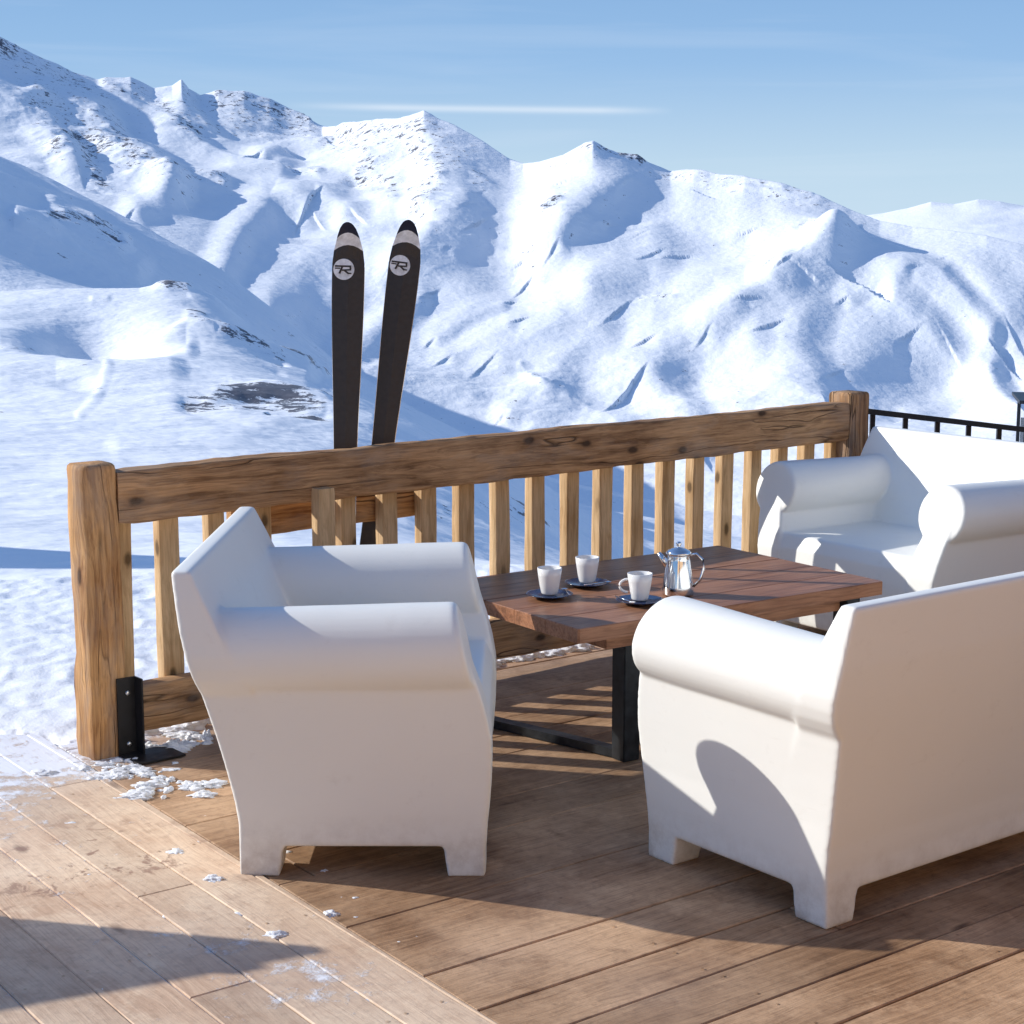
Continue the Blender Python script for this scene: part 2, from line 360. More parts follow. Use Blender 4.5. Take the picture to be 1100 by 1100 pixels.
# spurs and gullies laid on the slopes: polylines over the ground, as real relief
Te0 = Te.copy()
rockw = np.zeros_like(Te)
def dist_poly(line, lo, hi):
    a, t = AT([q[0] for q in line], [q[1] for q in line]); a = a * F; t = t * F
    best = np.full(Te.shape, 1e9); side = np.zeros(Te.shape)
    cs = np.where((az * F > a.min() - 160) & (az * F < a.max() + 160))[0]
    if len(cs) == 0: return best, side
    c0, c1 = cs[0], cs[-1] + 1
    rs = np.where((lay[:, 0] >= lo) & (lay[:, 0] <= hi))[0]; r0, r1 = rs[0], rs[-1] + 1
    px = AZ[r0:r1, c0:c1] * F; py = Te0[r0:r1, c0:c1] * F
    bb = np.full(px.shape, 1e9); ss = np.zeros(px.shape)
    for i in range(len(a) - 1):
        dx, dy = a[i + 1] - a[i], t[i + 1] - t[i]; l2 = dx * dx + dy * dy
        u = np.clip(((px - a[i]) * dx + (py - t[i]) * dy) / l2, 0, 1)
        ex = px - a[i] - u * dx; ey = py - t[i] - u * dy; dd = np.hypot(ex, ey)
        m_ = dd < bb; bb = np.where(m_, dd, bb); ss = np.where(m_, np.sign(dx * ey - dy * ex), ss)
    best[r0:r1, c0:c1] = bb; side[r0:r1, c0:c1] = ss
    return best, side
def spur(s, amp, wl, wr, lo=11, hi=12.0, rock=0, rw=10):
    """amp in photo px of height; wl / wr width on the left (+) and right (-) of the line's direction"""
    d, sd = dist_poly(P(s), lo, hi)
    if lo == 11 and max(float(q_.split(',')[0]) for q_ in s.split()) > 400: amp *= 1.0; wl *= 1.3; wr *= 1.5
    w_ = np.where(sd > 0, wl, wr); k = np.maximum(0, 1 - d / w_)
    global Te
    Te = Te + amp / F * k * k * (3 - 2 * k) * (1 - np.exp(-((lay - math.floor(hi + .01)) / .13) ** 2))
    if rock: rockw[:] = np.maximum(rockw, rock * np.exp(-(d / rw) ** 2))
def rocks(s, w, amt, lo=11, hi=12.0):
    d, _ = dist_poly(P(s), lo, hi); rockw[:] = np.maximum(rockw, amt * np.exp(-(d / w) ** 2))
# far range: spurs run down from the summits; the right (downhill-right) flank is steep and in shade
spur('455,121 468,150 476,180 470,215 462,235', 12, 60, 26)
spur('455,121 430,150 400,168 372,190 350,215', 9, 22, 40)
spur('380,131 350,150 300,160 285,165', 6, 14, 30)
spur('637,152 628,185 600,215 585,240', 14, 55, 30)
spur('637,152 665,175 690,190 735,205', 14, 20, 30)
spur('762,186 800,215 850,238 900,262', 10, 22, 34)
spur('840,197 870,222 905,245 945,262', 9, 16, 26)
spur('640,320 700,330 760,300 800,285 840,300', 8, 40, 26)
spur('540,380 600,330 640,300 700,285', 8, 40, 26)
spur('700,400 760,350 800,330 880,280 890,272', 12, 60, 26)
spur('880,430 850,370 870,320 905,270', 10, 55, 28)
spur('745,470 720,420 740,395 800,370', 9, 40, 24)
spur('905,262 950,285 1000,330', 12, 40, 30)
spur('1000,262 1040,280 1075,320', 12, 30, 34)
spur('900,270 950,280 1010,300 1060,340', 14, 18, 36)
spur('960,330 1010,350 1060,370 1090,420', 16, 20, 60)
spur('1000,420 1040,400 1085,380', 8, 30, 40)
spur('560,470 590,430 600,390 640,360', 7, 45, 24)
spur('340,330 400,300 440,290 500,250', 7, 30, 24)
# left massif
spur('60,95 100,120 125,150 165,180 185,205', 15, 30, 34, rock=.0)
spur('0,105 30,118 70,150 80,175', 12, 24, 30)
spur('195,88 205,115 230,140 300,165', 10, 12, 34)
spur('105,88 170,120 215,150 300,190', 8, 10, 26)
spur('262,100 300,128 345,150', 7, 10, 24)
spur('150,230 200,200 250,190 300,205 330,235', 8, 30, 22)
spur('240,290 260,250 290,225 340,215 370,235', 8, 34, 24)
spur('300,330 330,290 370,262 420,250', 8, 34, 24)
for _ in range(26):   # small anonymous ribs
    x = random.uniform(340, 1060); y = random.uniform(240, 450); l = random.uniform(30, 90); k = random.uniform(.3, .9)
    spur(f'{x},{y} {x + l * .5},{y - l * k * .6} {x + l},{y - l * k}', random.uniform(2, 5), random.uniform(16, 40), random.uniform(8, 18))
# ridge A, shaded flank
spur('20,235 70,240 130,262', 6, 14, 20, 9, 10); spur('60,225 110,255 150,285', 5, 20, 20, 9, 10)
# near hill
spur('215,312 270,330 330,372 380,408', 4, 12, 16, 6, 7); spur('0,400 60,385 110,400 180,395', 6, 24, 26, 6, 7)
spur('85,445 104,425 116,400 112,378', 1.3, 7, 9, 5, 7)
spur('130,480 250,470 330,440', 2, 20, 16, 5, 6); spur('120,372 200,350 260,372 330,398', 7, 10, 20, 6, 7)
spur('0,360 60,345 130,352 200,372', 5, 16, 18, 6, 7)
def pit(x, y, rx, ry, amp, lo, hi):
    global Te
    a, t = AT(x, y); q_ = ((AZ - a) * F / rx) ** 2 + ((Te0 - t) * F / ry) ** 2
    Te = Te - np.where((lay >= lo) & (lay <= hi), amp / F * np.exp(-q_), 0)
pit(100, 354, 56, 19, 46, 6, 7); pit(150, 368, 40, 12, 16, 6, 7); pit(1035, 380, 95, 60, 62, 11, 12); pit(800, 270, 60, 34, 14, 11, 12); pit(560, 300, 50, 30, 10, 11, 12); pit(745, 400, 40, 26, 14, 11, 12); pit(85, 412, 22, 8, 5, 5, 6.5)
pit(250, 150, 60, 30, 18, 11, 12); pit(140, 130, 26, 18, 10, 11, 12)
# rocks
rocks('40,110 75,135 120,150 150,175', 26, .62); rocks('130,98 190,120 230,125', 20, .5); rocks('235,108 290,120 330,135', 15, .75); rocks('370,150 420,150 460,150 480,180', 28, .62); rocks('400,185 450,215', 22, .5); rocks('20,60 70,85', 14, .6); rocks('600,175 640,165', 12, .4); rocks('760,195 850,210 900,228', 10, .6); rocks('150,178 185,200', 10, .8); rocks('95,150 100,190 110,200', 9, .9); rocks('20,70 60,85 90,90', 8, .75); rocks('180,190 240,200', 8, .7); rocks('300,185 340,195', 7, .7); rocks('370,150 400,175 380,200', 10, .8); rocks('60,95 90,100 120,108', 9, .7); rocks('60,165 90,150 105,160 130,155 145,180', 14, .95); rocks('175,110 200,135 215,140', 10, .85)
rocks('115,92 150,100', 8, .8); rocks('235,102 270,106 310,120 335,130', 9, .85); rocks('0,48 14,56', 10, 1.0); rocks('250,125 300,140', 12, .6)
rocks('350,150 400,140 440,140 462,132', 12, .75); rocks('440,160 475,175 470,210 450,235', 15, .75); rocks('390,190 430,200', 14, .55)
rocks('500,165 520,200', 14, .5); rocks('630,156 660,160 690,172', 5, 1.0); rocks('585,240 600,230', 7, .95); rocks('700,188 760,190 830,200 870,210', 7, .65)
rocks('690,330 720,330', 6, .7); rocks('560,400 580,420', 6, .6); rocks('860,250 900,262', 6, .8); rocks('1020,270 1060,290', 9, .7, 12, 16)
rocks('60,238 100,245 125,262', 8, .95, 9, 10); rocks('0,238 15,240', 6, .9, 9, 10)
rocks('205,430 250,420 300,426 345,436', 12, 1.3, 5, 7); rocks('290,440 340,445', 6, .9, 5, 7); rocks('255,372 300,385 350,400', 5, .8, 6, 7)
rocks('0,372 50,370', 5, 1.1, 6, 7); rocks('170,305 200,312', 6, 1.0, 6, 7); rocks('205,335 250,365 300,392', 9, .95, 6, 7); rocks('100,318 115,319', 4, .9, 6, 7); rocks('205,345 230,360', 6, .7, 6, 7)
rocks('440,548 520,545 600,560 650,585', 12, .9, 3, 6); rocks('560,560 640,590', 14, .9, 3, 5)
X = Rr * np.sin(AZ); Y = Rr * np.cos(AZ); Z = H + Te * Rr
# fractal relief, every octave only where it is neither larger than the hill nor smaller than a pixel
wx = X + 60 * pn(X / 500, Y / 500, 1); wy = Y + 60 * pn(X / 500, Y / 500, 2)
nearfade = sm(60, 160, Rr)
crest = np.ones_like(Z)
for c_, wd in ((7, .25), (10, .25), (12, .16), (15, .3)): crest *= 1 - .62 * (1 - .75 * np.minimum(rockw, 1)) * np.exp(-((lay - c_) / wd) ** 2)
wl_ = 520.
o = 0
while wl_ > 3:
    a_ = .066 * wl_ * sm(wl_ * 3.2, wl_ * 7, Rr) * (1 - sm(wl_ * 260, wl_ * 500, Rr)) * (.7 if wl_ > 100 else (.75 if wl_ > 30 else .55)) * (.55 + .45 * sm(500, 1100, Rr))
    if wl_ > 200: a_ = a_ * .6
    n_ = pn(wx / wl_, wy / wl_, 3 + o); n_ = .55 * n_ + .75 * (.28 - np.abs(pn(wx / wl_ * .8, wy / wl_ * .8, 40 + o)))
    rough = (.6 if wl_ > 120 else .36) + (.8 if wl_ > 120 else .5) * sm(-.2, .5, pn(X / 420, Y / 420, 60)) + (1.1 if wl_ > 120 else 2.6) * rockw
    Z += a_ * n_ * nearfade * crest * np.minimum(rough, 3.0)
    wl_ /= 1.9; o += 1
Z = np.where(lay > 16, H + Te * Rr, Z)
# unseen knoll added off-frame left to cast shadow over the hollow below the terrace
kx, ky = -92, 108
Z += 40 * np.exp(-(((X - kx) / 17) ** 2 + ((Y - ky) / 9) ** 2)) * (1 + .25 * pn(X / 9, Y / 9, 70))
# terrace near the deck
FA = R(39.99); fdir = Vector((math.cos(FA), math.sin(FA))); fn = Vector((-fdir[1], fdir[0])); F0 = Vector((-1.216, 4.914))
def over(x, y):          # signed distance beyond the fence line
    return (x - F0.x) * fn.x + (y - F0.y) * fn.y
s_f = over(X, Y)
edge_n = .09 * pn(X * 2.3, Y * 2.3, 5) + .05 * pn(X * 7, Y * 7, 6) + .025 * pn(X * 22, Y * 22, 9)
bound = np.where(X < -1.15, Y - 4.93 + edge_n, s_f - .17 + edge_n * .6)
bound = np.where((X < -1.15), np.maximum(Y - 4.93 + edge_n, -9), bound)
near = sm(.0, .16, bound)
snowz = -.012 + .011 * pn(X * 1.7, Y * 1.7, 7) + .007 * pn(X * 5, Y * 5, 8) + .007 * pn(X * 13, Y * 13, 10) + .02 * sm(0, .5, bound)
snowz -= .05 * sm(6.5, 8.2, Rr)
foot = np.zeros_like(X)
for _ in range(150):
    fx_ = random.uniform(-3.2, 2.5); fy_ = random.uniform(5.1, 8.0); q = random.uniform(0, 3.14); c_, s_ = math.cos(q), math.sin(q)
    j = (np.abs(X - fx_) < .25) & (np.abs(Y - fy_) < .25)
    u = ((X[j] - fx_) * c_ + (Y[j] - fy_) * s_) / .13; v = (-(X[j] - fx_) * s_ + (Y[j] - fy_) * c_) / .055
    e = np.exp(-(u * u + v * v) ** 2); foot[j] -= .007 * e - .002 * np.exp(-((np.hypot(u, v) - 1.35) / .3) ** 2)
inn = lay <= 2.0
Zn = -.4 + (snowz + foot + .4) * near
Z = np.where(inn & (Rr > 2.0) & (np.abs(AZ) < 1.4), Zn, Z)
Z = np.where(inn & (np.abs(AZ) >= 1.4), -.4, Z)
# close the seam behind the camera
avg = .5 * (Z[:, :1] + Z[:, -1:]); bl = sm(1.2, 3.1, np.abs(AZ)); Z = Z * (1 - bl) + avg * bl
nr, nc = Z.shape
co_ = np.stack([X, Y, Z], -1).reshape(-1, 3)
idx = np.arange(nr * nc).reshape(nr, nc)
q = np.stack([idx[:-1, :-1], idx[:-1, 1:], idx[1:, 1:], idx[1:, :-1]], -1).reshape(-1, 4)
q = q[:, ::-1]
wrap = np.stack([idx[:-1, -1], idx[1:, -1], idx[1:, 0], idx[:-1, 0]], -1)
q = np.concatenate([q, wrap[:, ::1]])
me = bpy.data.meshes.new('snow_ground')
me.vertices.add(len(co_)); me.vertices.foreach_set('co', co_.astype(np.float32).ravel())
me.loops.add(len(q) * 4); me.loops.foreach_set('vertex_index', q.astype(np.int32).ravel())
me.polygons.add(len(q)); me.polygons.foreach_set('loop_start', np.arange(0, len(q) * 4, 4, dtype=np.int32))
me.polygons.foreach_set('use_smooth', np.ones(len(q), dtype=bool))
me.update()
at = me.attributes.new('rock', 'FLOAT', 'POINT'); at.data.foreach_set('value', rockw.astype(np.float32).ravel())
at = me.attributes.new('near', 'FLOAT', 'POINT'); at.data.foreach_set('value', (1 - sm(20, 60, Rr)).astype(np.float32).ravel())
g = link('snow_terrain', me, M_snow); tag(g, kind='structure')
me.flip_normals() if me.polygons[len(me.polygons) // 2].normal.z < 0 else None
print('terrain', nr, nc, round(time.time() - _T0, 1))

# ------------------------------------------------------------------ deck
def clip(poly, a, b, c):   # keep a*x+b*y+c >= 0
    out = []
    for i in range(len(poly)):
        p, q_ = poly[i], poly[(i + 1) % len(poly)]; dp = a * p[0] + b * p[1] + c; dq = a * q_[0] + b * q_[1] + c
        if dp >= 0: out.append(p)
        if (dp >= 0) != (dq >= 0):
            t = dp / (dp - dq); out.append((p[0] + (q_[0] - p[0]) * t, p[1] + (q_[1] - p[1]) * t))
    return out
BA = R(37.2); bd = (math.cos(BA), math.sin(BA)); bnrm = (-bd[1], bd[0])
# seam between the two decks runs from the post to the lower middle
S0 = np.array((-.987, 4.46)); S1 = np.array((-.018, 3.118)); sd_ = (S1 - S0) / np.linalg.norm(S1 - S0); sn = np.array((-sd_[1], sd_[0]))  # sn points right/up
M_screw = plain('dull screw head', (.10, .085, .07), .5, .5)
def boards(name, ang, width, region, mat, gap, off=0, zoff=0., lens=(2.4, 4.2), ext=(-7, 9), wch=(1, 1, 1, .98, 1.02)):
    bm = bmesh.new(); uv = bm.loops.layers.uv.new('UVMap'); lb = bm.verts.layers.float.new('board')
    lf = bm.verts.layers.float.new('frost'); ls = bm.verts.layers.float.new('stain')
    d = (math.cos(ang), math.sin(ang)); n = (-d[1], d[0]); k0 = ext[0]
    o_ = ext[0] + off; ws = []
    while o_ < ext[1]:
        wdt = width * random.choice(wch); ws.append((o_, wdt)); o_ += wdt
    for (o_, wdt) in ws:
        s = -9 + random.uniform(0, 3)
        while s < 10:
            ln = random.uniform(*lens); rid = random.random()
            g_ = gap * random.uniform(.6, 1.5)
            a0, a1, b0, b1 = s + .0015, s + ln - .0015, o_ + g_ / 2, o_ + wdt - g_ / 2
            # subdivide along for slight waviness
            poly = [(d[0] * a + n[0] * b, d[1] * a + n[1] * b) for a, b in ((a0, b0), (a1, b0), (a1, b1), (a0, b1))]
            s += ln
            for (A_, B_, C_) in region:
                if len(poly) >= 3: poly = clip(poly, A_, B_, C_)
            if len(poly) < 3: continue
            zz = zoff + random.uniform(-.0012, .0012); ce = np.mean(poly, axis=0)
            def inset(p, k):
                q_ = [];
                for (x, y) in p:
                    v = ce - np.array((x, y)); l_ = np.linalg.norm(v); v = v / l_
                    a = v[0] * n[0] + v[1] * n[1]; b = v[0] * d[0] + v[1] * d[1]
                    q_.append((x + (np.sign(a) * n[0] + np.sign(b) * d[0]) * k, y + (np.sign(a) * n[1] + np.sign(b) * d[1]) * k))
                return q_
            top = [bm.verts.new((x, y, zz)) for x, y in inset(poly, .0025)]
            mid_ = [bm.verts.new((x, y, zz - .0025)) for x, y in poly]
            bot = [bm.verts.new((x, y, zz - .034)) for x, y in poly]
            for v in top + mid_ + bot: v[lb] = rid
            fs = [bm.faces.new(top)]
            for A2, B2 in ((top, mid_), (mid_, bot)):
                for i in range(len(poly)):
                    fs.append(bm.faces.new((A2[i], B2[i], B2[(i + 1) % len(poly)], A2[(i + 1) % len(poly)])))
            for f_ in fs:
                for lp in f_.loops:
                    x, y, _ = lp.vert.co; lp[uv].uv = (x * d[0] + y * d[1], x * n[0] + y * n[1])
    # cut the visible part into short lengths so frost and stain weights can vary along a board
    for k in range(46):
        p = Vector((d[0] * (k * .17 - 1.2), d[1] * (k * .17 - 1.2), 0)) if ang > 0 else Vector((d[0] * (k * .17 - 6.5), d[1] * (k * .17 - 6.5), 0))
        geom = bm.verts[:] + bm.edges[:] + bm.faces[:]
        bmesh.ops.bisect_plane(bm, geom=geom, plane_co=p, plane_no=(d[0], d[1], 0))
    for v in bm.verts:
        x, y = v.co.x, v.co.y
        fr = max(0, 1.05 - max(0, (4.93 - y)) / .28) * max(0, min(1, (-1.0 - x) / .15)) * 1.15
        fr += .5 * math.exp(-(((x + 1.45) / .22) ** 2 + ((y - 4.25) / .5) ** 2))
        fr += .62 * math.exp(-((x + .40) ** 2 + (y - 3.30) ** 2) / .014) + .6 * math.exp(-((x + .62) ** 2 + (y - 3.5) ** 2) / .01)
        fr += .55 * math.exp(-(over(x, y) + .1) ** 2 / .012) + .45 * math.exp(-((x + .05) ** 2 + (y - 3.55) ** 2) / .02) + .3 * math.exp(-((x - .3) ** 2 + (y - 3.3) ** 2) / .03)
        fr += .35 * (x * sn[0] + y * sn[1] < S0 @ sn)
        v[lf] = min(fr, 1.2)
        v[ls] = min(1, 1.3 * math.exp(-(((x + 1.05) / .3) ** 2 + ((y - 4.0) / .28) ** 2)) + .4 * math.exp(-(((x + .9) / .2) ** 2 + ((y - 3.8) / .2) ** 2)))
    nb_ = len(bm.faces)
    for (o_, wdt) in ws:
        for kj in range(-9, 12):
            for wq in ((.18, .82) if wdt < .25 else (.1, .5, .9)):
                a_, b_ = kj * .56 + .13 + random.uniform(-.008, .008), o_ + wdt * wq + random.uniform(-.006, .006)
                x, y = d[0] * a_ + n[0] * b_, d[1] * a_ + n[1] * b_
                if y < 1 or y > 8 or abs(x) > 4 or any(A_ * x + B_ * y + C_ < .012 for A_, B_, C_ in region): continue
                vs_ = [bm.verts.new((x + .0036 * math.cos(t_), y + .0036 * math.sin(t_), zoff + .0018)) for t_ in np.linspace(0, 2 * math.pi, 9)[:-1]]
                bm.faces.new(vs_).material_index = 1
    o = from_bm(name, bm, mat); o.data.materials.append(M_screw)
    return tag(o, kind='structure')
c_s = -(sn @ S0)
FENCE_OUT = .16
c_f = (F0.x * fn.x + F0.y * fn.y) + FENCE_OUT
boards('deck', BA, .157, [(sn[0], sn[1], c_s - .004), (-fn.x, -fn.y, c_f)], M_deck, .0035, off=.165, wch=(1, 2, 1.25, 2))
boards('walkway', R(-53.5), .14, [(-sn[0], -sn[1], -c_s - .004 + 0), (0, -1, 5.1)], M_walk, .003, off=.02, zoff=.004)
poly = [(-9, -9), (9, -9), (9, 5.05), (-9, 5.05)]; poly = clip(poly, -sn[0], -sn[1], -c_s - .008)
bm = bmesh.new(); bm.faces.new([bm.verts.new((x, y, -.001)) for x, y in poly]); tag(from_bm('packed_frost', bm, M_clump), kind='structure')
bm = bmesh.new(); box(bm, -14, 14, -9, 14, -.22, -.05); ud = from_bm('deck_underside', bm, M_black); tag(ud, kind='structure')
# trim the underside so it stays under the deck
bm = bmesh.new(); bm.from_mesh(ud.data)
bmesh.ops.bisect_plane(bm, geom=bm.verts[:] + bm.edges[:] + bm.faces[:], plane_co=(F0.x + fn.x * .1, F0.y + fn.y * .1, 0), plane_no=(fn.x, fn.y, 0), clear_outer=True)
bmesh.ops.bisect_plane(bm, geom=bm.verts[:] + bm.edges[:] + bm.faces[:], plane_co=(0, 4.9, 0), plane_no=(-.0, 1, 0), clear_outer=False)
bm.to_mesh(ud.data); bm.free()

print('deck', round(time.time() - _T0, 1))
# ------------------------------------------------------------------ seats
YR = [(0, -.262), (.15, -.262), (.33, -.30), (.53, -.352), (.62, -.372), (.76, -.39)]
YF = [(0, .328), (.10, .33), (.22, .342), (.34, .345), (.44, .325), (.50, .303), (.57, .284), (.67, .272)]
XO = [(0, .405), (.12, .407), (.25, .418), (.36, .436), (.45, .452), (.5, .462), (.56, .47), (.76, .47)]
XI = [(0, .30), (.2, .30), (.4, .318), (.5, .345), (.56, .37), (.6, .385)]
YB = [(.3, -.13), (.4, -.175), (.5, -.225), (.6, -.27), (.76, -.345)]
ip = lambda T, z: float(np.interp(z, [q[0] for q in T], [q[1] for q in T]))
def smooth_ip(T, z): return (ip(T, z - .025) + 2 * ip(T, z) + ip(T, z + .025)) / 4
def make_seat(name, half, root_loc=(0, 0, 0), rz=0, feet_mid=False):
    ex = half - .51
    bm = bmesh.new()
    def lf(zs, f):
        rings = []
        for z in zs:
            x0, x1, y0, y1 = f(z); rings.append([(x0, y0, z), (x1, y0, z), (x1, y1, z), (x0, y1, z)])
        t_ = bmesh.new(); loft(t_, rings); bmesh.ops.recalc_face_normals(t_, faces=t_.faces)
        es = [e_ for e_ in t_.edges if len(e_.link_faces) == 2 and e_.calc_face_angle() > R(40)]
        bmesh.ops.bevel(t_, geom=es, offset=.0075, segments=3, affect='EDGES', profile=.5, clamp_overlap=True)
        tm = bpy.data.meshes.new('t'); t_.to_mesh(tm); t_.free(); bm.from_mesh(tm); bpy.data.meshes.remove(tm)
    zs = list(np.linspace(.072, .57, 10))
    for s in (-1, 1):
        def side(z, s=s):
            a, b = s * (smooth_ip(XI, z) + ex), s * (smooth_ip(XO, z) + ex); return (min(a, b), max(a, b), smooth_ip(YR, z), smooth_ip(YF, z))
        lf(zs, side)
        # rolled arm: cylinder that swells a little towards its rounded front end
        rings = []; n = 40
        for (y, k) in ((-.30, .96), (-.2, .965), (0, .98), (.15, 1.0), (.272, 1.0), (.280, .975), (.284, .90), (.285, .5)):
            zc = .556 + (y + .2) * .02; r_ = .104 * k
            rings.append([(s * (.404 + ex + r_ * math.cos(2 * math.pi * i / n)), y + (-.22 * (r_ * math.sin(2 * math.pi * i / n)) if y > .25 else 0), zc + r_ * math.sin(2 * math.pi * i / n)) for i in range(n)])
        if s < 0: rings = rings[::-1]
        loft(bm, rings)
    # back slab, leaning, flaring out to the full width; its sides widen where the rolls join
    def back(z):
        xo = ip([(0, .405), (.12, .407), (.25, .418), (.36, .436), (.44, .452), (.458, .456), (.475, .472), (.50, .490), (.53, .502), (.56, .507), (.66, .502), (.76, .487)], z) + ex
        return (-xo, xo, smooth_ip(YR, z) if z < .72 else ip(YR, z), ip(YB, z) if z > .3 else -.13)
    lf(list(np.linspace(.072, .42, 7)) + [.458, .475, .50, .53, .56, .62, .69, .7595], back)
    lf([.072, .2, .3, .36, .41], lambda z: (-.33 - ex, .33 + ex, smooth_ip(YR, z) + .02, smooth_ip(YF, z) - (.0 if z < .4 else .012) - .006))
    fp = []
    xs = [.405 + ex]
    for sx in (-1, 1):
        for (y0, y1, tp) in ((-.262, -.165, 1), (.328, .236, -1)):
            xo_ = sx * (.405 + ex); xi_ = sx * (.405 + ex - .092); xt = sx * (.405 + ex - .105)
            def ring(z, xi2, y2):
                a = [(xo_, y0, z), (xi2, y0, z), (xi2, y2, z), (xo_, y2, z)]
                return a
            r1_ = ring(0.0, xi_, y1); r2_ = ring(.09, xt, y1 + .012 * tp)
            if (sx > 0) == (tp > 0): r1_, r2_ = r1_[::-1], r2_[::-1]
            loft(bm, [r1_, r2_])
    bmesh.ops.recalc_face_normals(bm, faces=bm.faces)
    me = bpy.data.meshes.new('tmp'); bm.to_mesh(me); bm.free()
    o = bpy.data.objects.new('tmp', me); COL.objects.link(o)
    md = o.modifiers.new('r', 'REMESH'); md.mode = 'VOXEL'; md.voxel_size = .0054
    ms = o.modifiers.new('s', 'SMOOTH'); ms.factor = .5; ms.iterations = 6
    dg = bpy.context.evaluated_depsgraph_get(); ev = o.evaluated_get(dg)
    full = bpy.data.meshes.new_from_object(ev); bpy.data.objects.remove(o)
    nv, nf = len(full.vertices), len(full.polygons)
    print(name, nv, nf, round(time.time() - _T0, 1))
    vc = np.empty(nv * 3); full.vertices.foreach_get('co', vc); vc = vc.reshape(-1, 3)
    full.polygons.foreach_set('use_smooth', np.ones(nf, bool))
    vn = np.empty(nv * 3); full.vertex_normals.foreach_get('vector', vn); vn = vn.reshape(-1, 3)
    fc = np.empty(nf * 3); full.polygons.foreach_get('center', fc); fc = fc.reshape(-1, 3)
    fv = np.empty(nf * 4, int); full.polygons.foreach_get('vertices', fv); fv = fv.reshape(-1, 4)
    x, y, z = fc.T
    yb = np.interp(z, [q_[0] for q_ in YB], [q_[1] for q_ in YB]); xi = np.interp(z, [q_[0] for q_ in XI], [q_[1] for q_ in XI]) + ex
    part = np.full(nf, 0)                                   # 0 seat (the moulded body), 1 backrest, 2/3 armrests, 4.. legs
    part[(y < yb + .012) & (z > .405)] = 1
    arm = (np.abs(x) > xi - .02) & (z > .415) & ((y >= yb + .012) )
    part[arm & (x < 0)] = 2; part[arm & (x > 0)] = 3
    lg = z < .068
    part[lg & (x < 0) & (y < 0)] = 4; part[lg & (x > 0) & (y < 0)] = 5; part[lg & (x < 0) & (y > 0)] = 6; part[lg & (x > 0) & (y > 0)] = 7
    part[lg & (np.abs(x) < .28 + ex)] = 0
    root = empty(name, root_loc, rz)
    names = ['seat', 'backrest', 'armrest', 'armrest', 'leg', 'leg', 'leg', 'leg']
    for k in range(8):
        f_ = fv[part == k]
        if len(f_) == 0: continue
        used, inv = np.unique(f_.ravel(), return_inverse=True)
        m_ = bpy.data.meshes.new(names[k]); m_.vertices.add(len(used)); m_.vertices.foreach_set('co', vc[used].astype(np.float32).ravel())
        m_.loops.add(len(inv)); m_.loops.foreach_set('vertex_index', inv.astype(np.int32)); m_.polygons.add(len(f_))
        m_.polygons.foreach_set('loop_start', np.arange(0, len(inv), 4, dtype=np.int32)); m_.update()
        m_.polygons.foreach_set('use_smooth', np.ones(len(f_), bool))
        m_.normals_split_custom_set_from_vertices(vn[used].astype(np.float32))
        link(names[k], m_, M_white, root)
    bpy.data.meshes.remove(full)
    return root
armchair = make_seat('armchair', .51, (-.389, 4.323, 0), R(-90.2))
tag(armchair, 'white moulded armchair with rolled arms standing alone beside the railing, side view', 'armchair', 'white moulded armchairs')
a2 = copy_tree(armchair); a2.location = (1.471, 6.334, 0); a2.rotation_euler.z = R(126.1)
tag(a2, 'white moulded armchair at the far end of the table, below the square end post', 'armchair')
sofa = make_seat('sofa', .945, (1.201, 4.308, 0), R(37.4))
tag(sofa, 'long white moulded sofa with its back to the viewer at right front', 'sofa')

# ------------------------------------------------------------------ fence
def beam(name, L_, w, h, mat, parent, M, amp=.003, seg=.05, rnd=.006, seed=0, taper=0):
    """beam along local x, width y, height z, hewn surface with uneven edges"""
    n = max(2, int(L_ / seg)); bm = bmesh.new(); rings = []
    prof = []
    for (sx, sy) in ((-1, -1), (1, -1), (1, 1), (-1, 1)):
        cx_, cy_ = sx * (w / 2 - rnd), sy * (h / 2 - rnd); a0 = math.atan2(sy, sx) - math.pi / 4
        for k in range(3): a = a0 + k * math.pi / 4; prof.append((cx_ + rnd * math.cos(a), cy_ + rnd * math.sin(a)))
    pr = []
    for i in range(len(prof)):
        p, q_ = prof[i], prof[(i + 1) % len(prof)]; pr.append(p)
        if math.hypot(q_[0] - p[0], q_[1] - p[1]) > .02: pr += [(p[0] * (1 - t) + q_[0] * t, p[1] * (1 - t) + q_[1] * t) for t in (.33, .67)]
    xs_ = [L_ * i / n for i in range(n)] + [L_ - .016, L_ - .006, L_]
    for i, x in enumerate(xs_):
        endk = 1 - (.05 if i == 0 else .03 if i == n + 1 else (.13 if w > .1 else .04) if i == n + 2 else 0)
        ring = []
        for (y, z) in pr:
            nn = pn(np.array([x * 3 + seed * 7.7]), np.array([math.atan2(z, y) * 1.3 + seed]), seed)[0] * 1.0 + .5 * pn(np.array([x * 14 + seed]), np.array([math.atan2(z, y) * 3]), seed + 1)[0]
            k = 1 + nn * amp / math.hypot(y, z) * 1.6
            ring.append(M @ Vector((x, y * k * endk, z * k * endk)))
        rings.append(ring)
    loft(bm, rings)
    o = from_bm(name, bm, mat, parent, True)
    try: o.data.set_sharp_from_angle(angle=R(50))
    except Exception: pass
    return o
fence = empty('railing', (F0.x, F0.y, 0), FA)
tag(fence, 'hewn timber balustrade closing the deck, wide top rail over square balusters', 'railing')
VERT = Matrix(((0, 0, 1, 0), (0, 1, 0, 0), (1, 0, 0, 0), (0, 0, 0, 1)))   # x -> up
FL = 3.416
